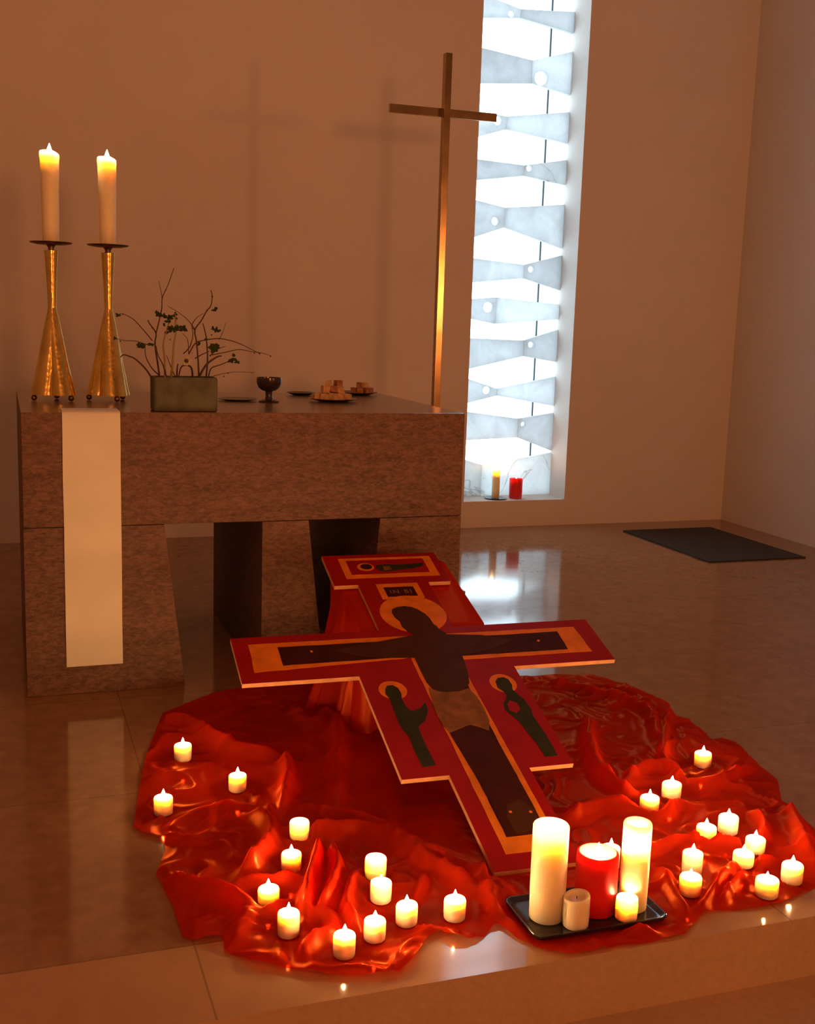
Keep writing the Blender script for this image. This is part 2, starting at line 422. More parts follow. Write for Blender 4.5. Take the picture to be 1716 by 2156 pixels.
# ------------------------------------------------------------------ candles
def flame(parent, z, h=.026, r=.0062, lean=0.):
    b = BM(); prof = [(r*.35, 0), (r*.85, h*.14), (r, h*.30), (r*.86, h*.48), (r*.52, h*.70), (r*.22, h*.88), (r*.04, h)]
    lathe(b, prof, 8)
    for v in b.verts: v.co.x += lean*v.co.z; v.co.z += z
    return obj('flame', b, M_FLAME, parent, smooth=80)
def wick(parent, z, h=.008):
    b = BM(); tube(b, [(0, 0, z), (.0004, 0, z+h*.5), (.0015, 0, z+h)], .0009, 5); return obj('wick', b, M_WICK, parent)
def wax(parent, r, h, mat, well=.010, rim=.80, uneven=0., seed=0, rb=None, n=28, pool=None):
    """candle body with softly rounded shoulder and a melted hollow round the wick"""
    b = BM(); rb = rb or r*.97; e = min(.006, r*.22)
    prof = [(rb*.90, 0), (rb, .003), (r, h*.35), (r, h*.7), (r, h-e), (r*.985, h-e*.55), (r*.95, h-e*.15), (r*(.95+rim)/2, h), (r*rim, h-e*.3),
            (r*rim*.93, h-well*.5), (r*rim*.80, h-well*.9), (r*rim*.4, h-well), (r*.05, h-well)]
    rings = lathe(b, prof, n)
    if pool:
        for ring in rings[8:]:
            for v in ring:
                for f in v.link_faces: f.material_index = 1
    if uneven:
        for v in b.verts:
            if v.co.z > h*.6:
                a = math.atan2(v.co.y, v.co.x); k = (v.co.z-h*.6)/(h*.4)
                v.co.z += uneven*k*math.cos(a*1+seed)*min(1, math.hypot(v.co.x, v.co.y)/r)
    return obj('wax_body', b, [mat, pool] if pool else mat, parent, smooth=70)
def candle_from_px(name, label, cat, cx, ybot, ytop, wpx, yflame, mat, base_z=0., group=None, lit=True, deep=False, uneven=0., seed=0, fl=.026, well=None, pool=None, top_in=.002):
    """survey base, radius and height of a candle from its outline in the photograph, then build it standing there"""
    P = atz(cx, ybot, base_z); d = depth(P); r = wpx/2/F*d
    sl = (HC-base_z)/math.hypot(P.x, P.y)      # tangent of the sight line's dip
    P = P + Vector((P.x, P.y, 0)).normalized()*r*.98
    d = depth(P)
    # height: project top centre; back rim sits r*sin(dip) above it
    dip = math.atan(sl); ytc = ytop + r*math.sin(dip)*F/d*.75
    tp = plane_pt(cx-(ybot-ytop)*.018, ytc, Vector((P.x, P.y, 0)).normalized(), math.hypot(P.x, P.y))
    h = max(.03, tp.z-base_z)
    root = thing(name, label, cat, (P.x, P.y, base_z+.0008), seed, group)
    well = well or (min(.022, h*.45) if deep else min(.009, h*.25))
    wax(root, r, h, mat, well, .86 if deep else .80, uneven, seed, pool=pool)
    wick(root, h-well, .007)
    if lit:
        if yflame and not deep:
            ft = plane_pt(cx, yflame, Vector((P.x, P.y, 0)).normalized(), math.hypot(P.x, P.y)).z-base_z
            top = min(ft, h+.022)
        else: top = h-top_in if deep else h+.010
        fh = min(fl, top-(h-well)-.002); fh = max(.014, fh)
        flame(root, top-fh, fh, .0058+.0004*(seed % 3), .05*math.sin(seed*2.1))
    return root, P, r, h

GV = 'lit votive candles on the red cloth'
VOT = [ # cx, bottom, top, width, flame top, deep, uneven, label
 (385,1607,1563,37,1552,0,.001,'short lit ivory votive candle, farthest back on the left side of the red cloth'),
 (500,1672,1626,38,1613,0,.001,'short lit ivory votive candle on the left cloth nearest the left arm of the cross'),
 (344,1722,1672,40,1657,0,.0,'short lit ivory votive candle nearest the left edge of the red cloth'),
 (630,1774,1722,42,None,1,.0,'brightly glowing votive candle with sunken flame behind the left fold group'),
 (613,1842,1789,43,1772,0,.0,'lit votive candle in a hollow of cloth just in front of a sunken-flame one'),
 (565,1912,1862,46,1848,0,.001,'lit votive candle with lower part hidden by a red cloth fold at left front'),
 (607,1981,1912,47,1898,0,.0,'lit votive candle on dark flat red cloth, second nearest on the left front'),
 (724,2025,1958,48,1944,0,.0,'lit votive candle nearest the camera, at the front edge of the cloth'),
 (788,1990,1928,47,1912,0,.0,'lit votive candle just behind and right of the frontmost one'),
 (801,1908,1848,46,1842,0,.0,'brightly lit votive candle standing directly before another glowing one in the middle group'),
 (790,1858,1797,46,None,1,.0,'rearmost glowing votive of the middle front group, flame sunk in the wax'),
 (855,1957,1896,47,1875,0,.002,'lit votive candle with tall off-centre flame, right of the middle front group'),
 (956,1946,1884,47,1869,0,.001,'lit votive candle standing alone by the cloth edge, left of the tray'),
 (1478,1620,1580,36,1567,0,.001,'small lit votive candle farthest back on the right side of the red cloth'),
 (1412,1688,1643,41,1632,0,.001,'lit votive candle of the rear right pair, the right one'),
 (1366,1713,1672,41,1662,0,.001,'lit votive candle of the rear right pair, the left one nearer the tall candles'),
 (1485,1778,1733,42,1718,0,.0,'lit votive candle with base hidden by an orange fold on the right cloth'),
 (1531,1762,1712,42,1703,0,.001,'lit votive candle behind and right of the one with hidden base'),
 (1588,1802,1758,42,1744,0,.0,'lit votive candle half hidden by cloth toward the right cloth edge'),
 (1455,1850,1787,43,1773,0,.0,'lit votive candle standing right behind a brighter one, right of the tray'),
 (1563,1832,1788,44,1775,0,.0,'lit votive candle in the centre of the right cloth lobe'),
 (1451,1893,1836,47,1828,0,.001,'bright lit votive candle nearest the tray on its right side'),
 (1612,1897,1842,49,1834,0,.001,'bright lit votive candle at the front edge of the right cloth lobe'),
 (1665,1867,1812,45,1800,0,.001,'lit votive candle farthest right, near the frame edge'),
 (1283,1836,1776,40,1758,0,.0,'lit votive candle standing behind the thick red pillar candle'),
]
feet = []
for k, (cx_, yb_, yt_, w_, yf_, dp_, un_, lb_) in enumerate(VOT):
    root, P, r, h = candle_from_px('votive_candle', lb_, 'candle', cx_, yb_, yt_, w_, yf_, M_WAX, .003, GV, True, bool(dp_), un_, k)
    feet.append((P.x, P.y, r))

# tray with the big candles
TX0, TX1, TY0, TY1 = 1.046, 1.374, 2.024, 2.205
M_TRAY = simple('dark_slate_glaze', (.022, .017, .030), .2, 0, 12, .3)
b = BM()
def rrect(x0, x1, y0, y1, r, n=5):
    out = []
    for cx_, cy_, a0 in ((x1-r, y0+r, -90), (x1-r, y1-r, 0), (x0+r, y1-r, 90), (x0+r, y0+r, 180)):
        for j in range(n+1): a = math.radians(a0+90*j/n); out.append((cx_+r*math.cos(a), cy_+r*math.sin(a)))
    return out
levels = [(.012, .010), (.003, .012), (0, .020), (.001, .0215), (.004, .0215), (.010, .0155), (.02, .0145)]
rings = []
for ins, z in levels: rings.append([b.verts.new((x, y, z)) for x, y in rrect(TX0+ins, TX1-ins, TY0+ins, TY1-ins, .018)])
for a, c in zip(rings, rings[1:]):
    n = len(a)
    for i in range(n): b.faces.new((a[i], a[(i+1) % n], c[(i+1) % n], c[i]))
b.faces.new(rings[0][::-1]); b.faces.new(rings[-1])
for v in b.verts: v.co.x -= 1.21; v.co.y -= 2.11; v.co.z -= .010
tr = obj('candle_tray', b, M_TRAY, smooth=50); tr.location = (1.21, 2.11, .0085)
tag(tr, 'dark glazed rectangular tray holding the big candles at the front of the cloth', 'tray')
tz = .0135
def big(label, cx_, yb_, yt_, w_, yf_, mat, **kw):
    return candle_from_px(kw.pop('name', 'pillar_candle'), label, 'candle', cx_, yb_, yt_, w_, yf_, mat, tz, **kw)
GB = 'candles on the dark tray'
big('tall ivory pillar candle with glowing top at the left of the dark tray', 1149, 1951, 1720, 77, None, M_WAXTALL, deep=True, well=.034, fl=.032, group=GB, seed=1)
big('thick red pillar candle with a glowing top on the dark tray', 1250, 1938, 1776, 90, 1765, M_WAXRED, well=.012, pool=M_WAXPOOL, fl=.03, group=GB, seed=2)
big('slim tall ivory candle glowing along its length at the right of the tray', 1330, 1926, 1718, 60, None, M_WAXTALL, deep=True, well=.075, top_in=.022, fl=.034, group=GB, seed=3)
big('short unlit ivory candle with slanted hollow top between the big ones on the tray', 1210, 1963, 1874, 57, None, M_WAX, lit=False, uneven=.005, group=GB, seed=4, name='votive_candle')
big('short lit ivory candle at the front right of the tray before the slim tall one', 1317, 1946, 1880, 47, None, M_WAX, deep=True, group=GB, seed=5, name='votive_candle')

# ------------------------------------------------------------------ red cloth on the floor
OUT = [(520,1443),(440,1462),(342,1500),(318,1560),(305,1600),(290,1680),(281,1742),(300,1756),(345,1764),(348,1790),(328,1838),(340,1862),
 (362,1905),(384,1972),(408,1982),(425,1978),(470,1976),(472,2003),(530,2028),(600,2043),(690,2055),(760,2056),(840,2050),(872,2022),(892,1985),(905,1972),(925,1966),
 (945,1975),(985,1982),(1018,1972),(1044,1944),(1062,1955),(1090,1976),(1140,1998),(1200,2010),(1260,2000),(1310,1990),(1345,1996),(1392,1982),
 (1442,1966),(1470,1935),(1500,1917),(1560,1915),(1640,1903),(1716,1868),(1775,1835),(1800,1790),(1716,1745),(1645,1688),(1638,1642),(1600,1612),
 (1548,1560),(1520,1552),(1500,1557),(1452,1515),(1415,1505),(1410,1482),(1370,1462),(1320,1440),(1250,1422),(1170,1418),(1100,1424),(1040,1425),(900,1400),(700,1400)]
poly = np.array([[*atz(x, y, 0.004).xy] for x, y in OUT])
poly[:, 1] = np.clip(poly[:, 1], YS+.006, YA-.03)
RID = [ # polyline in photo pixels, height, half width
 ([(335,1512),(380,1510),(410,1520),(450,1550),(520,1575),(600,1580)], .035, .022),
 ([(600,1580),(606,1640),(590,1700)], .040, .02),
 ([(285,1738),(320,1752),(355,1752),(385,1725),(430,1705),(500,1700),(530,1705)], .02, .02),
 ([(300,1640),(345,1634),(440,1620)], .010, .018),
 ([(610,1480),(650,1520),(690,1500),(712,1520),(708,1600),(706,1690)], .030, .024),
 ([(521,1700),(556,1718),(572,1760),(545,1795),(505,1838)], .045, .017),
 ([(560,1690),(572,1730),(585,1760)], .03, .014),
 ([(498,1838),(530,1850),(575,1853),(625,1850),(660,1838)], .028, .014),
 ([(672,1762),(668,1800),(656,1850),(643,1920)], .055, .013),
 ([(690,1778),(708,1810),(708,1850),(690,1890),(662,1922)], .045, .014),
 ([(643,1922),(690,1932),(692,1960),(655,1985),(625,2022)], .022, .016),
 ([(330,1840),(400,1856),(470,1872),(520,1896),(545,1925)], .030, .02),
 ([(520,1925),(560,1922),(600,1898),(632,1885)], .026, .012),
 ([(440,1880),(500,1890),(520,1930),(500,1960),(470,1990)], .022, .024),
 ([(400,1985),(470,1965),(505,1960)], .018, .018),
 ([(590,1712),(660,1708),(760,1722),(860,1770),(960,1815),(1050,1850)], .026, .026),
 ([(600,1760),(690,1742),(790,1745),(880,1790),(960,1840),(1010,1870)], .030, .022),
 ([(745,1830),(742,1860),(728,1910),(746,1940),(760,1955)], .034, .012),
 ([(898,1828),(888,1858),(872,1892)], .030, .010),
 ([(1012,1840),(1034,1880),(1040,1920),(1044,1945)], .030, .018),
 ([(480,1996),(560,2018),(640,2035),(760,2036),(830,2040),(872,2012),(890,1975)], .020, .015),
 ([(880,1975),(900,1955),(935,1957),(975,1972),(1010,1958)], .026, .014),
 ([(1030,1840),(1075,1890),(1105,1950),(1150,1985)], .022, .022),
 ([(1244,1508),(1240,1560),(1262,1615),(1300,1648),(1345,1668)], .050, .022),
 ([(1320,1640),(1350,1614),(1395,1607),(1425,1625),(1430,1650)], .034, .016),
 ([(1435,1648),(1500,1645),(1560,1622),(1600,1612)], .026, .018),
 ([(1375,1712),(1405,1700),(1430,1688),(1450,1692)], .030, .014),
 ([(1340,1800),(1380,1780),(1430,1766),(1500,1766),(1570,1778),(1620,1790)], .026, .014),
 ([(1368,1822),(1400,1850),(1430,1890),(1462,1932)], .030, .014),
 ([(1480,1928),(1500,1880),(1530,1838),(1545,1826),(1570,1840)], .028, .013),
 ([(1512,1912),(1535,1880),(1555,1852),(1568,1855),(1590,1872)], .024, .011),
 ([(1575,1700),(1600,1718),(1610,1745),(1600,1775)], .030, .014),
 ([(1645,1650),(1670,1710),(1695,1760),(1716,1800)], .030, .022),
 ([(1150,1432),(1230,1448),(1310,1470),(1370,1500),(1385,1560)], .032, .022),
 ([(1412,1490),(1400,1540),(1396,1600)], .032, .016),
 ([(1260,1440),(1330,1460),(1390,1500)], .02, .022),
 ([(1090,1985),(1180,2002),(1260,1990),(1330,1980),(1390,1982)], .030, .012),
 ([(1120,1978),(1190,1968),(1250,1958),(1310,1958),(1400,1962)], .016, .010),
 ([(1180,1725),(1240,1700),(1310,1692),(1365,1705)], .030, .022),
 ([(1560,1800),(1600,1812),(1650,1800)], .028, .013),
 ([(900,1780),(1000,1822),(1050,1850)], .02, .02),
]
def build_cloth():
    g = .0068
    x0, y0 = poly.min(0)-.02; x1, y1 = poly.max(0)+.02
    xs = np.arange(x0, x1, g); ys = np.arange(y0, y1, g); nx, ny = len(xs), len(ys)
    GX, GY = np.meshgrid(xs, ys, indexing='ij'); PX, PY = GX.ravel(), GY.ravel()
    A = poly; B = np.roll(poly, -1, 0)
    ins = np.zeros(len(PX), bool); best = np.full(len(PX), 1e9); bx = PX.copy(); by = PY.copy()
    for (ax_, ay_), (bx_, by_) in zip(A, B):
        cr = ((ay_ > PY) != (by_ > PY)) & (PX < (bx_-ax_)*(PY-ay_)/((by_-ay_) or 1e-12)+ax_); ins ^= cr
        dx, dy = bx_-ax_, by_-ay_; t = np.clip(((PX-ax_)*dx+(PY-ay_)*dy)/(dx*dx+dy*dy+1e-12), 0, 1)
        qx, qy = ax_+t*dx, ay_+t*dy; d = np.hypot(PX-qx, PY-qy); m = d < best
        best[m] = d[m]; bx[m] = qx[m]; by[m] = qy[m]
    keepc = {}
    I = ins.reshape(nx, ny)
    cell = (I[:-1, :-1] | I[1:, :-1] | I[:-1, 1:] | I[1:, 1:])
    X = np.where(ins, PX, bx); Y = np.where(ins, PY, by); edge = np.where(ins, best, 0.)
    # wobble so that folds are not ruled lines
    idx = np.zeros(len(PX), bool).reshape(nx, ny)
    idx[:-1, :-1] |= cell; idx[1:, :-1] |= cell; idx[:-1, 1:] |= cell; idx[1:, 1:] |= cell; used = np.where(idx.ravel())[0]
    X = X[used]; Y = Y[used]; edge = edge[used]; N = len(used)
    wx = np.empty(N); wy = np.empty(N); n1 = np.empty(N); n2 = np.empty(N); n3 = np.empty(N)
    for i in range(N):
        x, y = X[i], Y[i]
        a = noise.noise(Vector((x*7, y*7, 0))); c = noise.noise(Vector((x*7, y*7, 9)))
        wx[i] = a; wy[i] = c
        n1[i] = noise.noise(Vector((x*5+a*1.1, y*5+c*1.1, 4)))
        n2[i] = noise.noise(Vector((x*12+a*1.8, y*12+c*1.8, 7)))
        n3[i] = noise.noise(Vector((x*30+c, y*30+a, 2)))
    QX, QY = X+wx*.010, Y+wy*.010
    H = np.zeros(N); rmask = np.zeros(N)
    for pts, h, w in RID:
        P = np.array([[*q.xy] for q in smoothline([atz(x, y, h*.75) for x, y in pts], 3)])
        seg = np.hypot(*(P[1:]-P[:-1]).T); L = seg.sum(); s = 0; bd = np.full(N, 1e9); bt = np.zeros(N)
        for (ax_, ay_), (bx_, by_), l in zip(P[:-1], P[1:], seg):
            dx, dy = bx_-ax_, by_-ay_; t = np.clip(((QX-ax_)*dx+(QY-ay_)*dy)/(l*l+1e-12), 0, 1)
            d = np.hypot(QX-ax_-t*dx, QY-ay_-t*dy); m = d < bd; bd[m] = d[m]; bt[m] = ((s+t*l)/L)[m]; s += l
        tap = np.clip(np.minimum(bt, 1-bt)*L/.06, 0, 1); tap = .25+.75*tap*tap*(3-2*tap)
        prof = h*tap*(1+.25*n1)*(.62*np.exp(-(bd/w)**2)+.38/(1+(bd/(w*1.5))**2)**2); rm = tap/(1+(bd/(2.2*w))**2)**2
        H = (H**4+(prof*1.1)**4)**.25; rmask = np.maximum(rmask, rm)
    # quiet area under and just left of the cross
    c0 = atz(820, 1640); calm = np.exp(-(((X-c0.x)/.30)**2+((Y-c0.y)/.42)**2)**1.2)
    crk = .013*(1-np.abs(n1)*3.6).clip(0, 1)**2+.004*(1-np.abs(n2)*3.0).clip(0, 1)**2
    Z = .004+H+crk*(1-.9*calm)+.0006*n3+.0010*n2.clip(0, 1)
    hem = np.clip(edge/.03, 0, 1); Z = Z*(.35+.65*hem)+.003*(1-hem)*(n1+.3)
    for fx_, fy_, fr in feet:
        d = np.hypot(X-fx_, Y-fy_); k = np.clip((d-fr*1.03)/(fr*.55), 0, 1); k = k*k*(3-2*k); Z = Z*k+.0022*(1-k)
    k = np.clip((np.maximum(np.maximum(TX0-X, X-TX1), np.maximum(TY0-Y, Y-TY1))-.004)/.018, 0, 1); Z = np.where(k < 1, Z*k+.003*(1-k), Z)
    # stay below the leaning board
    zb = board_z(X, Y)-.020; inb = board_inside(X, Y); Z = np.where(inb, np.minimum(Z, np.maximum(zb, .0025)), Z)
    Z = np.maximum(Z, .0022)
    remap = -np.ones(nx*ny, int); remap[used] = np.arange(N)
    ci, cj = np.where(cell); q = np.stack([ci*ny+cj, (ci+1)*ny+cj, (ci+1)*ny+cj+1, ci*ny+cj+1], 1); q = remap[q]
    me = bpy.data.meshes.new('red_cloth'); me.from_pydata(np.stack([X, Y, Z], 1).tolist(), [], q.tolist()); me.validate()
    bm = bmesh.new(); bm.from_mesh(me); bmesh.ops.dissolve_degenerate(bm, dist=.0004, edges=bm.edges); bm.to_mesh(me); bm.free()
    return link_mesh('red_cloth', me, M_CLOTH, None, 180)

# ------------------------------------------------------------------ painted cross board
PSI, TH = -.0311, .3161; UC = .0422
BO = Vector((1.15353, 2.32731, .012)); BA = Vector((math.cos(PSI), math.sin(PSI), 0)); BN0 = Vector((-BA.y, BA.x, 0))
BB = BN0*math.cos(TH)+Vector((0, 0, math.sin(TH))); BN = BA.cross(BB)
BORG = BO+BA*UC+BN*.003
def board_z(X, Y): return BORG.z-(BN.x*(X-BORG.x)+BN.y*(Y-BORG.y))/BN.z
def board_inside(X, Y):
    U = (X-BORG.x)*BA.x+(Y-BORG.y)*BA.y; V = ((X-BORG.x)*BN0.x+(Y-BORG.y)*BN0.y)/math.cos(TH)
    m = .02
    return ((V > -m) & (V < .36+m) & (abs(U) < .115+m)) | ((V > .34) & (V < 1.05) & (abs(U) < .25+m)) | ((V > .8) & (V < 1.06) & (abs(U) < .61)) | ((V > 1) & (V < 1.53) & (abs(U) < .22))
build_cloth_obj = tag(build_cloth(), 'sheer red organza cloth spread in folds over the floor around the leaning cross', 'cloth')

M_PRED = simple('red_paint', (.33, .004, .002), .55, 0, 8, .12, Specular__IOR__Level=.1); M_PEDGE = simple('bare_board_edge', (.62, .30, .14), .6, 0, 30, .15)
M_PGOLD = simple('ochre_gold_paint', (.80, .22, .012), .55, 0, 22, .15, Specular__IOR__Level=.1); M_PDARK = simple('dark_umber_paint', (.055, .011, .006), .6, 0, 14, .2, Specular__IOR__Level=.06)
M_PBODY = simple('brown_paint', (.068, .024, .010), .6, 0, 14, .15, Specular__IOR__Level=.06); M_PLOIN = simple('olive_brown_paint', (.24, .10, .022), .6, 0, 26, .3, Specular__IOR__Level=.1)
M_PGREEN = simple('dark_green_paint', (.035, .036, .010), .6, 0, 18, .2, Specular__IOR__Level=.08); M_PLETT = simple('pale_brown_paint', (.30, .15, .08), .5)
BMATS = [M_PRED, M_PEDGE, M_PGOLD, M_PDARK, M_PBODY, M_PLOIN, M_PGREEN, M_PLETT]
b = BM()
half = [(.115, 0), (.115, .352), (.2466, .352), (.2466, .8116), (.593, .8116), (.593, 1.0443), (.124, 1.0443), (.124, 1.3188), (.2056, 1.3188), (.2056, 1.5177)]
outline = half+[(-u, v) for u, v in half[::-1]]
prism(b, [outline], -.014, 0, None, 0, 1)
lay = [0.]
def paint(lp, mi, lvl): prism(b, [lp], .0002, .0002+.0005*lvl, None, mi)
def rc(u0, u1, v0, v1): return [(u0, v0), (u1, v0), (u1, v1), (u0, v1)]
def disc(u, v, r, r2=None, n=36): return [(u+r*math.cos(2*math.pi*i/n), v+(r2 or r)*math.sin(2*math.pi*i/n)) for i in range(n)]
# gold border of the large figure field, wavy by hand
def wav(lp, amp=.0022, step=.03, seed=0):
    out = []
    for (a, c), (d, e) in zip(lp, lp[1:]+lp[:1]):
        n = max(1, int(math.hypot(d-a, e-c)/step))
        for i in range(n):
            t = i/n; x, y = a+(d-a)*t, c+(e-c)*t
            out.append((x+amp*noise.noise(Vector((x*25, y*25, seed))), y+amp*noise.noise(Vector((x*25, y*25, seed+5)))))
    return out
gold = [(-.066, .052), (.086, .052), (.083, .862), (.535, .862), (.531, 1.004), (-.545, 1.006), (-.549, .862), (-.066, .888)]
paint(wav(gold), 2, 1)
dark = [(-.043, .108), (.068, .108), (.068, .881), (.459, .881), (.463, .981), (-.4595, .983), (-.4595, .888), (-.048, .894)]
paint(wav(dark, seed=2), 3, 2)
paint(rc(-.064, .083, 1.222, 1.318), 2, 1); paint(wav(rc(-.042, .062, 1.236, 1.295), .0012), 3, 2)
paint(disc(.0135, 1.128, .110), 2, 3)
# generic dark figure: head and hair, trunk, cloth, legs
head = [(-.0564, 1.139), (-.050, 1.158), (-.030, 1.170), (-.0055, 1.1735), (.018, 1.166), (.035, 1.152), (.052, 1.122), (.060, 1.095), (.062, 1.060), (.070, 1.046), (.071, 1.030), (.088, 1.005), (.05, .99), (-.016, 1.0), (-.020, 1.015), (-.036, 1.030), (-.046, 1.056), (-.044, 1.085), (-.054, 1.11)]
paint(head, 4, 5)
trunk = [(-.30, .95), (-.10, .99), (-.036, 1.003), (.033, 1.02), (.089, 1.0), (.20, .985), (.30, .95), (.20, .905), (.10, .885), (.095, .84), (.088, .79), (.075, .74), (.0467, .708), (.01, .700), (-.0144, .703), (-.045, .72), (-.0537, .76), (-.0547, .82), (-.054, .885), (-.12, .892), (-.20, .905)]
paint(trunk, 4, 4)
loin = [(-.0554, .730), (-.030, .708), (-.0073, .703), (.030, .703), (.0631, .715), (.075, .67), (.0771, .6245), (.074, .56), (.0569, .517), (.035, .535), (.0109, .5498), (-.025, .535), (-.0591, .5213), (-.066, .55), (-.0698, .60), (-.066, .66)]
paint(loin, 5, 6)
legs = [(-.0591, .5213), (-.025, .535), (.0109, .5498), (.035, .535), (.0604, .517), (.066, .40), (.068, .28), (.0687, .1935), (.060, .135), (.0279, .112), (-.02, .110), (-.0406, .118), (-.040, .18), (-.0412, .2544), (-.047, .36), (-.0553, .4689)]
paint(legs, 3, 4)
paint([(-.012, .115), (.055, .125), (.066, .19), (.04, .235), (.0, .22), (-.02, .17)], 5 if False else 4, 5)
for u, v in ((-.3621, .9495), (.378, .9356), (-.0014, .192), (.0517, .1843)): paint(disc(u, v, .0045, n=10), 2, 6)
# side figures
paint(disc(-.165, .734, .042, .044), 2, 1)
paint([(-.1858, .742), (-.176, .757), (-.1588, .757), (-.147, .742), (-.1443, .717), (-.150, .69), (-.1486, .658), (-.142, .636), (-.1318, .630), (-.108, .642), (-.0853, .667), (-.090, .625), (-.1128, .5835), (-.132, .568), (-.1396, .5557), (-.142, .50), (-.1387, .396), (-.1768, .393), (-.180, .47), (-.177, .518), (-.187, .555), (-.1895, .587), (-.188, .65), (-.186, .695), (-.192, .72)], 6, 2)
paint(disc(.1797, .730, .041, .046), 2, 1)
paint([(.1587, .741), (.172, .757), (.192, .758), (.203, .745), (.204, .718), (.197, .695), (.205, .672), (.2145, .642), (.218, .60), (.2121, .569), (.217, .48), (.2149, .389), (.177, .3885), (.174, .45), (.1668, .499), (.160, .55), (.150, .575), (.1388, .604), (.146, .635), (.162, .655), (.1694, .674), (.165, .69), (.154, .71)], 6, 2)
paint([(.150, .60), (.168, .585), (.185, .60), (.186, .63), (.168, .645), (.155, .630)], 0, 3)
# head panel with small reclining figure
paint(rc(-.154, .180, 1.360, 1.494), 2, 1); paint(wav(rc(-.130, .150, 1.384, 1.478), .0015), 0, 2)
paint(disc(-.070, 1.431, .030, .026, 20), 2, 3); paint(disc(-.067, 1.433, .021, .018, 16), 3, 4)
paint([(-.035, 1.425), (-.028, 1.442), (.01, 1.444), (.05, 1.440), (.10, 1.443), (.145, 1.447), (.135, 1.425), (.10, 1.412), (.05, 1.405), (.0, 1.398), (-.028, 1.403)], 6, 3)
paint([(-.01, 1.405), (.02, 1.408), (.015, 1.432), (-.008, 1.430)], 5, 4)
# lettering on the small title panel
cu = bpy.data.curves.new('lettering', 'FONT'); cu.body = 'IN BI'; cu.size = .030; cu.align_x = 'CENTER'; cu.space_character = 1.25; cu.resolution_u = 2
co = bpy.data.objects.new('lettering', cu); COL.objects.link(co); bpy.context.view_layer.update()
tm = bpy.data.meshes.new_from_object(co.evaluated_get(bpy.context.evaluated_depsgraph_get()))
tb = bmesh.new(); tb.from_mesh(tm)
vm = [b.verts.new((v.co.x+.010, v.co.y*1.05+1.255, .0016)) for v in tb.verts]; tb.verts.index_update()
for f in tb.faces:
    try: b.faces.new([vm[v.index] for v in f.verts]).material_index = 7
    except ValueError: pass
tb.free(); bpy.data.objects.remove(co); bpy.data.curves.remove(cu); bpy.data.meshes.remove(tm)
cr = obj('painted_cross', b, BMATS)
cr.matrix_world = Matrix(((BA.x, BB.x, BN.x, BORG.x), (BA.y, BB.y, BN.y, BORG.y), (BA.z, BB.z, BN.z, BORG.z), (0, 0, 0, 1)))
tag(cr, 'large red painted wooden cross with dark figure and gold border, leaning over red cloth', 'cross')

# ------------------------------------------------------------------ draped support under the head of the cross
def drape():
    x0, x1, y0, y1 = 1.055, 1.475, 3.33, 3.745; n = 320; bm = BM(); rings = []
    loop = rrect(0, x1-x0, 0, y1-y0, .025, 6); P = [Vector((x+x0, y+y0, 0)) for x, y in loop]
    L = [0]
    for a, c in zip(P, P[1:]+P[:1]): L.append(L[-1]+(c-a).length)
    def per(s):
        s = (s % 1)*L[-1]
        for i in range(len(P)):
            if s <= L[i+1]:
                a, c = P[i], P[(i+1) % len(P)]; t = (s-L[i])/max(1e-9, L[i+1]-L[i]); d = (c-a).normalized(); return a.lerp(c, t), Vector((d.y, -d.x, 0))
    cx_, cy_ = (x0+x1)/2, (y0+y1)/2
    for k in range(15):
        t = k/14; ring = []
        for i in range(n):
            s = i/n; q, nn = per(s); zt = float(board_z(q.x, q.y))-.020
            nn = (nn*.5+(q-Vector((cx_, cy_, 0))).normalized()*.5).normalized()
            fl_ = .10+.05*math.sin(s*2*math.pi*3+1)
            if q.x > x1-.03: fl_ += .06
            if nn.y > .3: fl_ *= .25
            if nn.y < 0: fl_ *= .22
            ph = s*2*math.pi; fold = (.016*math.sin(ph*17+1.3*math.sin(ph*3))+.010*math.sin(ph*31+2))*min(1, t*2.2)*(.45 if q.y < y0+.06 else 1)
            off = fl_*t**1.35+fold*t
            ring.append(bm.verts.new((q.x+nn.x*off, q.y+nn.y*off, zt*(1-t)+.0035*t+.004*t*math.sin(ph*23))))
        rings.append(ring)
    for a, c in zip(rings, rings[1:]):
        for i in range(n): bm.faces.new((a[i], c[i], c[(i+1) % n], a[(i+1) % n]))
    prev = rings[0]
    for sc_ in (.8, .5, .2):
        ring = []
        for i in range(n):
            v = rings[0][i].co; x, y = cx_+(v.x-cx_)*sc_, cy_+(v.y-cy_)*sc_; ring.append(bm.verts.new((x, y, float(board_z(x, y))-.020)))
        for i in range(n): bm.faces.new((prev[i], prev[(i+1) % n], ring[(i+1) % n], ring[i]))
        prev = ring
    bm.faces.new(prev)
    for v in bm.verts: v.co.x -= cx_; v.co.y -= cy_
    o = obj('cloth_drape', bm, M_DRAPE, None, 180); o.location = (cx_, cy_, 0); return o
tag(drape(), 'red cloth hung in folds over the raised support under the head of the painted cross', 'cloth')

# ------------------------------------------------------------------ processional metal cross behind the altar
st = thing('standing_cross', 'tall slender bronze cross standing behind the altar beside the window', 'cross', (1.947, 5.11, 0))
b = BM(); box(b, -.0155, .0155, -.019, .019, .02, 2.495, bevel=.0015); obj('cross_pole', b, M_BRONZE, st)
b = BM(); box(b, -.263, .262, .0195, .037, 2.222, 2.260, bevel=.0015); obj('cross_bar', b, M_BRONZE, st)
b = BM(); box(b, -.14, .14, -.13, .15, .0005, .02, bevel=.003); obj('cross_base', b, M_BRASSD, st)

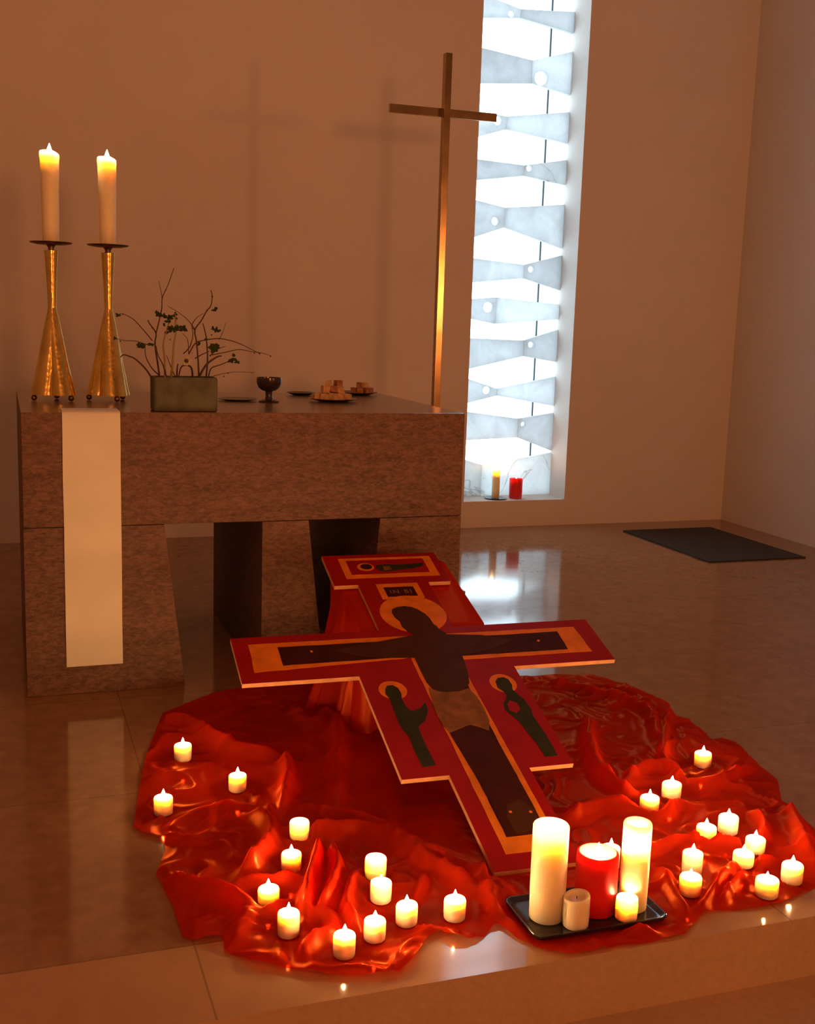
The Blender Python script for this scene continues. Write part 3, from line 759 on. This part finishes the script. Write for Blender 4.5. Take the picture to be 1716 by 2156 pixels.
# ------------------------------------------------------------------ things on the altar
def stick(px_disc, label, clabel, tall, rz, pxc, seed):
    """brass candlestick of rolled sheet: flared skirt on ball feet, waist, inverted cone, drip pan"""
    base = Vector((pxc, 4.445, ZT)); root = thing('brass_candlestick', label, 'candlestick', base, rz, 'brass candlesticks on the altar')
    def mod(t, z):
        k = max(0., min(1., (.30-z)/.25)); t3 = t % (2*math.pi/3)
        petal = abs(math.sin(1.5*t3)); return 1-.30*k*(1-petal)**1.6
    b = BM(); prof = [(.084, .022), (.080, .040), (.066, .10), (.052, .165), (.038, .235), (.026, .29), (.0175, .325), (.0150, .338)]
    rings = lathe(b, prof, 72, mod=mod, cap0=False, cap1=True)
    obj('flared_base', b, M_BRASS, root, smooth=35)
    b = BM(); prof = [(.0150, .336), (.0155, .36), (.018, .42), (.0225, .50), (.0255, .542)]; lathe(b, prof, 32); obj('upper_shaft', b, M_BRASS, root, smooth=35)
    b = BM(); lathe(b, [(.013, .5415), (.010, .548), (.013, .556), (.019, .562)], 24); obj('neck', b, M_BRASSD, root, smooth=50)
    b = BM(); lathe(b, [(.012, .561), (.05, .5625), (.072, .567), (.0755, .571), (.0745, .572), (.05, .566), (.014, .5655)], 40); obj('drip_pan', b, M_BRASSD, root, smooth=50)
    for k in range(3):
        a = math.pi/3+k*2*math.pi/3; b = BM(); ball(b, (.076*math.cos(a), .076*math.sin(a), .0115), .011, 12); obj('ball_foot', b, M_BRASSD, root, smooth=80)
    cr_ = .0335; root2 = thing('altar_candle', clabel, 'candle', base+Vector((0, 0, .567)), 0, 'altar candles')
    b = BM(); h = tall
    prof = [(.029, 0), (.0295, h*.1), (.0312, h*.5), (.0335, h*.9), (.0345, h-.012), (.0335, h-.003), (.031, h), (.029, h-.002), (.026, h-.010), (.014, h-.016), (.002, h-.016)]
    lathe(b, prof, 32)
    for v in b.verts:
        if v.co.z > h*.9: v.co.z += -.010*max(0, math.cos(math.atan2(v.co.y, v.co.x)-(.2+seed)))*min(1, math.hypot(v.co.x, v.co.y)/.03)
    obj('wax_body', b, M_WAXTALL, root2, smooth=70); wick(root2, h-.016, .012); flame(root2, h-.010, .036, .0085, .03)
stick(None, 'hammered brass candlestick at the left end of the altar', 'thick lit ivory candle on the left brass candlestick', .322, .35, aty(114, 838, 4.445).x, 0)
stick(None, 'hammered brass candlestick beside the flower trough', 'thick lit ivory candle on the brass candlestick nearer the flower trough', .315, -.25, aty(231, 838, 4.445).x, 0)

# trough with branches
M_TROUGH = simple('grey_green_stoneware', (.10, .105, .075), .8, 0, 18, .3, .2)
M_SOIL = simple('dark_soil', (.03, .02, .012), .95, 0, 80, .4, .5)
M_TWIG = simple('brown_twig', (.07, .032, .018), .8); M_STEM = simple('yellow_green_stem', (.30, .22, .06), .7)
M_LEAF = simple('dull_green_leaf', (.045, .065, .018), .6, 0, 40, .3); M_BUD = simple('dark_bud', (.07, .02, .015), .7); M_PETAL = simple('pale_petal', (.42, .36, .26), .7)
pa, pb = aty(324, 867, 3.968), aty(459, 868, 3.968); pw = pb.x-pa.x; pcx = (pa.x+pb.x)/2; pyc = 3.968+.055; ph = .117
ar = thing('flower_trough', 'grey-green rectangular stoneware trough of thin leafy branches on the altar', 'flower arrangement', (pcx, pyc, ZT))
b = BM(); rr = [(0, .0005), (0, ph-.006), (.003, ph), (.010, ph), (.012, ph-.012)]; rings = []
for ins, z in [(.004, .0005), (0, .004)]+rr[1:]: rings.append([b.verts.new((x, y, z)) for x, y in rrect(-pw/2+ins, pw/2-ins, -.055+ins, .055-ins, .012-ins*.5, 4)])
for a, c in zip(rings, rings[1:]):
    n = len(a)
    for i in range(n): b.faces.new((a[i], a[(i+1) % n], c[(i+1) % n], c[i]))
b.faces.new(rings[0][::-1]); obj('trough', b, M_TROUGH, ar, smooth=40)
b.free() if False else None
b = BM(); prism(b, [rrect(-pw/2+.011, pw/2-.011, -.044, .044, .006, 3)], ph-.03, ph-.013); obj('soil', b, M_SOIL, ar)
Z2 = lambda x, y: (220+x*.22145, 560+y*.22145)
BR = [ # polyline in the close-up's pixels, radius px, stem?, leaves [(x,y,size)], buds
 ([(530,1080),(505,920),(480,740),(490,640),(430,550),(412,515)], 2.0, 0, [], [(415,522,14),(450,590,8)]),
 ([(490,640),(520,520),(545,400),(550,300),(600,190),(660,20)], 1.4, 0, [(520,450,34),(560,480,30),(620,490,30),(500,440,18)], [(548,300,14),(583,230,12)]),
 ([(550,300),(530,210),(515,140)], .8, 0, [], []),
 ([(455,710),(380,620),(290,520),(230,480),(170,455),(120,465)], 1.1, 0, [(128,468,22)], [(175,458,12)]),
 ([(485,745),(400,745),(300,715),(200,710),(100,690)], 1.0, 0, [(345,765,30),(370,745,28),(440,740,26),(100,690,16)], [(150,715,14)]),
 ([(470,1080),(400,990),(300,890),(240,860),(180,845),(150,870)], 2.0, 0, [], [(230,862,9),(190,846,8)]),
 ([(520,1040),(450,970),(400,880),(385,800),(390,750)], 1.3, 0, [(330,750,22)], []),
 ([(600,1080),(560,950),(510,850),(490,760)], 1.6, 0, [], []),
 ([(575,1080),(575,900),(560,750),(590,620),(620,520)], 2.4, 1, [(600,530,26),(600,640,24),(560,560,18)], [(625,700,12)]),
 ([(630,1080),(650,900),(660,750),(680,620),(670,450)], 2.6, 1, [(665,590,40),(640,600,34),(750,600,36),(705,585,28),(670,460,22),(680,490,18)], []),
 ([(700,1080),(640,980),(590,850)], 1.2, 0, [], []),
 ([(690,1080),(690,980),(700,930)], 2.2, 0, [], []),
 ([(900,1080),(890,900),(875,720),(860,610),(920,520),(970,430),(1010,380),(1025,290),(1010,230)], 1.8, 0, [(1060,412,22),(1030,420,16)], [(1024,290,18),(975,425,16)]),
 ([(860,610),(830,570),(870,500),(940,450)], 1.1, 0, [], []),
 ([(860,600),(790,510),(700,440),(600,380)], .9, 0, [], [(700,440,6)]),
 ([(750,835),(810,770),(840,660),(830,580)], 1.3, 0, [], []),
 ([(800,830),(790,700),(740,640)], .9, 0, [], []),
 ([(960,1080),(980,900),(970,700),(950,600),(935,545)], 1.8, 0, [(960,690,18)], []),
 ([(870,1080),(960,950),(1060,870),(1110,855)], 2.6, 0, [(1040,780,46),(1045,750,34),(1070,770,26)], [(1110,855,9)]),
 ([(800,840),(860,740),(930,710),(1080,690),(1200,710),(1300,745),(1390,790),(1470,830)], 1.3, 0, [(905,745,24)], [(1425,830,12),(1475,835,14),(1290,745,6)]),
 ([(1000,850),(1150,820),(1280,795),(1400,815),(1500,828),(1580,855)], 1.0, 0, [], [(1580,858,13),(1330,798,6)]),
 ([(980,1080),(1010,980),(1100,940),(1200,900)], 1.5, 0, [(1200,890,32),(1215,850,24),(1260,910,24),(1235,885,18)], []),
 ([(1000,1060),(1100,1030),(1250,1008),(1420,1015)], .8, 0, [], [(1175,1018,14),(1135,1050,13)]),
 ([(1090,700),(1120,640),(1155,540)], .8, 0, [(1060,605,26),(1035,590,20),(1090,620,18)], [(1018,655,14)]),
 ([(860,880),(930,840),(1000,810)], 1.2, 0, [], [(835,828,8)]),
 ([(1000,860),(1080,790),(1150,765)], 1.0, 0, [], []),
 ([(840,1080),(830,980),(790,945),(730,960),(705,1060)], 2.2, 0, [], []),
]
for bi, (pts, rad, stm, lv, bud) in enumerate(BR):
    rnd = random.Random(bi); yy = pyc+rnd.uniform(-.035, .035)
    lean = rnd.uniform(-.10, .10)
    def W(x, y, e=0):
        u, v = Z2(x, y); k = max(0, (1080-y)/1000); q = aty(u, v, yy+lean*k+e); return q-ar.location
    P = [W(*p) for p in pts]
    P[0].z = max(P[0].z, ph-.025) if pts[0][1] < 1070 else ph-.020
    P = smoothline(P, 4); px = depth(ar.location)/F*.6
    rr = [rad*px*1.7*(1-.5*i/(len(P)-1)) for i in range(len(P))]
    b = BM(); tube(b, P, rr, 6); br = obj('branch', b, M_STEM if stm else M_TWIG, ar, smooth=60)
    for x, y, s in lv:
        c = W(x, y); s_m = s*.22145*depth(ar.location)/F*1.75; b = BM()
        for j in range(4):
            a = rnd.uniform(0, 6.28); ex = Vector((math.cos(a), rnd.uniform(-.5, .5), math.sin(a)*.7)).normalized()
            sd = ex.cross(Vector((rnd.uniform(-.5, .5), 1, rnd.uniform(-.3, .3)))).normalized(); up = ex.cross(sd)
            o_ = c-ex*s_m*.1; rows = []
            for k, wv in ((0, .05), (.25, .30), (.55, .36), (.8, .2), (1, .02)):
                m_ = o_+ex*s_m*.85*k; w_ = sd*wv*s_m*.8; dz = up*(.12*s_m*math.sin(k*3))
                rows.append([b.verts.new(m_-w_+dz), b.verts.new(m_+up*s_m*.05+dz*.4), b.verts.new(m_+w_+dz)])
            for r0, r1 in zip(rows, rows[1:]):
                for q in (0, 1): b.faces.new((r0[q], r0[q+1], r1[q+1], r1[q]))
        bmesh.ops.solidify(b, geom=b.faces[:], thickness=.0006)
        obj('leaf', b, M_LEAF, br, smooth=60)
    if bud:
        for x, y, s in bud:
            b = BM(); ball(b, W(x, y), s*.22145*depth(ar.location)/F*.5, 8, (1, .8, 1.2)); obj('bud', b, M_BUD, br, smooth=80)
b = BM(); u, v = Z2(778, 902); c = aty(u, v, pyc-.03)-ar.location; ball(b, c+Vector((0, -.004, 0)), .0075, 10, (1, .6, .9), mi=1)
for k in range(9):
    a = k*2*math.pi/9; d = Vector((math.cos(a), 0, math.sin(a))); ball(b, c+d*.011, .0062, 8, (1, .25, 1), mi=0)
obj('flower_head', b, [M_PETAL, M_BUD], ar, smooth=80)

# clay goblet and its companions
M_CLAY = simple('dark_glazed_clay', (.045, .030, .028), .22, 0, 20, .3)
gp = aty(566, 842, 4.42); ch = thing('clay_goblet', 'dark clay goblet on a short stem between the trough and the bread plates', 'goblet', (gp.x, 4.42, ZT))
s = depth(gp)/F
b = BM(); lathe(b, [(21*s, 0.0008), (22*s, .004), (17*s, .008), (8.5*s, .012), (7.2*s, .02), (7*s, .034), (8*s, .042)], 32); obj('foot', b, M_CLAY, ch, smooth=50)
b = BM(); lathe(b, [(8*s, .0415), (15*s, .046), (22*s, .056), (25.5*s, .070), (26.5*s, .085), (26*s, .0955), (24.6*s, .0955), (24.5*s, .085), (20*s, .062), (8*s, .052), (1*s, .051)], 36); obj('bowl', b, M_CLAY, ch, smooth=50)
M_DISH = simple('black_glazed_plate', (.018, .016, .020), .2)
def plate(label, px, py, wpx, tilt=0):
    c = atz(px, py, ZT); s = depth(c)/F*wpx/2; b = BM()
    lathe(b, [(s*.55, .0008), (s*.62, .002), (s*.97, .010), (s, .0125), (s*.97, .0128), (s*.62, .0055), (s*.05, .0048)], 44)
    o = obj('bread_plate', b, M_DISH, None, 50); o.location = (c.x, c.y, ZT); tag(o, label, 'plate', 'black plates on the altar'); return c, s
c1, s1 = plate('black plate nearest the altar front, heaped with bread cubes', 701, 845, 104)
c2, s2 = plate('black plate behind and right of the heaped one, with darker bread', 752, 831, 86)
c3, s3 = plate('empty-looking black plate behind the heap on the goblet side', 634, 832, 62)
M_BREAD = [simple('bread_crumb', (.62, .40, .20), .85, 0, 60, .2, .3), simple('bread_crust', (.36, .16, .07), .85, 0, 60, .3, .3)]
rnd = random.Random(3)
def loaf_piece(name, c, sx, sy, sz, rx, ry, rz, dark=0):
    b = BM(); box(b, -sx/2, sx/2, -sy/2, sy/2, -sz/2, sz/2); bmesh.ops.subdivide_edges(b, edges=b.edges[:], cuts=3, use_grid_fill=True)
    for v in b.verts:
        n = noise.noise_vector(v.co*60+Vector(c)*31)*.0022; v.co += n; l = max(abs(v.co.x)/sx, abs(v.co.y)/sy, abs(v.co.z)/sz)
        v.co *= 1-.10*max(0, v.co.length/(.5*math.sqrt(sx*sx+sy*sy+sz*sz))-.75)*2
    o = obj(name, b, M_BREAD[dark], None, 60); o.location = c; o.rotation_euler = (rx, ry, rz); return o
def heap(c, s, spots, label, group, dark=0):
    for (dx, dy, dz, q) in spots:
        dx *= 1.18; q *= 1.14; dz *= 1.1
        o = loaf_piece('bread_piece', (c.x+dx, c.y+dy, ZT+.007+dz), q*rnd.uniform(.9, 1.2), q*rnd.uniform(.9, 1.2), q*rnd.uniform(.8, 1.0),
                       rnd.uniform(-.15, .15), rnd.uniform(-.2, .2), rnd.uniform(0, 3), dark if rnd.random() < .8 else 1-dark)
        tag(o, label, 'bread', group)
heap(c1, s1, [(-.062, -.01, .012, .024), (-.036, -.034, .012, .024), (-.008, -.040, .013, .026), (.020, -.034, .013, .025), (.046, -.012, .012, .023), (-.040, .004, .013, .026),
  (-.006, .000, .013, .027), (.026, .006, .013, .025), (-.02, .034, .012, .024), (.015, .036, .012, .024),
  (-.030, -.010, .038, .026), (-.002, -.012, .038, .025), (.024, -.012, .036, .024), (-.018, -.006, .058, .022), (.018, .004, .060, .023)],
  'pale bread cube in the heap on the frontmost black plate', 'bread cubes on the frontmost plate')
heap(c2, s2, [(.004, -.022, .012, .023), (.034, -.014, .012, .024), (.050, .008, .012, .022), (.018, .008, .012, .024), (-.01, .010, .012, .023), (.028, -.002, .034, .022), (.008, .0, .034, .020)],
  'brownish bread piece on the rear plate beside the big heap', 'bread pieces on the rear plate', 1)
# folded linen and flat dark dish beside the trough
cd = atz(500, 843, ZT); b = BM(); w_ = 42*depth(cd)/F
lathe(b, [(w_*.6, .0008), (w_*.98, .006), (w_, .008), (w_*.95, .0082), (w_*.6, .004), (w_*.05, .0035)], 36)
dsh = obj('flat_dish', b, M_DISH, None, 50); dsh.location = (cd.x, cd.y, ZT); tag(dsh, 'flat dark dish between the flower trough and the clay goblet', 'dish')

# candles on the window sill
sp1 = aty(1043, 1046, 6.735); P = Vector((sp1.x, 6.735, WZ0))
s = depth(P)/F
b = BM(); lathe(b, [(15*s, .0008), (23*s, .006), (24*s, .008), (23*s, .0085), (14*s, .004), (.6*s, .0035)], 30)
o = obj('candle_saucer', b, M_DISH, None, 50); o.location = P; tag(o, 'small dark saucer under the white candle on the window sill', 'saucer')
rt = thing('sill_candle', 'slim white candle with amber top on the window sill', 'candle', P+Vector((0, 0, .0045))); h = 62*s
wax(rt, 8.3*s, h, M_WAXTALL, .012, .7, .003, 1); wick(rt, h-.012, .01); flame(rt, h-.008, .022, .005)
sp2 = aty(1085, 1046, 6.735); P = Vector((sp2.x, 6.735, WZ0+.0008)); rt = thing('sill_candle', 'stout red candle with melted notched top on the window sill', 'candle', P); h = 43*s
wax(rt, 14*s, h, M_WAXRED, .014, .75, .003, 2); wick(rt, h-.014, .010); flame(rt, h-.012, .018, .005)

# ------------------------------------------------------------------ light
w = bpy.data.worlds.new('overcast_sky'); SC.world = w; w.use_nodes = True; nt = w.node_tree; nt.nodes.clear()
bg = nt.nodes.new('ShaderNodeBackground'); bg.inputs[0].default_value = (.80, .92, 1.0, 1); bg.inputs[1].default_value = 5.8
wo = nt.nodes.new('ShaderNodeOutputWorld'); nt.links.new(bg.outputs[0], wo.inputs[0])
def area(name, loc, target, sx_, sy_, power, col, portal=False, spread=180):
    l = bpy.data.lights.new(name, 'AREA'); l.shape = 'RECTANGLE'; l.size = sx_; l.size_y = sy_; l.energy = power; l.color = col
    o = bpy.data.objects.new(name, l); COL.objects.link(o); o.location = loc
    o.rotation_euler = (Vector(target)-Vector(loc)).to_track_quat('-Z', 'Y').to_euler()
    l.spread = math.radians(spread)
    if portal: l.cycles.is_portal = True
    return o
area('window_portal', ((WX0+WX1)/2, YGL+.09, (WZ0+WZ1)/2), ((WX0+WX1)/2, 0, (WZ0+WZ1)/2), WX1-WX0, WZ1-WZ0, 1, (1, 1, 1), True)
WARM = (1.0, .31, .085)
area('nave_lamp', (.67, -3.8, 1.5), (1.2, 6.6, 3.1), .5, .5, 26, WARM, spread=80)
area('side_wall_lamp', (4.60, -2.0, 1.55), (1.6, 3, 1.5), .22, .30, 48, WARM)
area('ceiling_lamp', (-.6, -1.2, 4.95), (-.4, -1.0, 0), 1.6, 1.6, 60, WARM)

vs = SC.view_settings; SC.display_settings.display_device = 'sRGB'
vs.view_transform = 'Standard'; vs.look = 'None'; vs.gamma = 1; vs.use_curve_mapping = False; vs.exposure = 0
SC.cycles.max_bounces = 10; SC.cycles.transparent_max_bounces = 12; SC.cycles.sample_clamp_indirect = 6
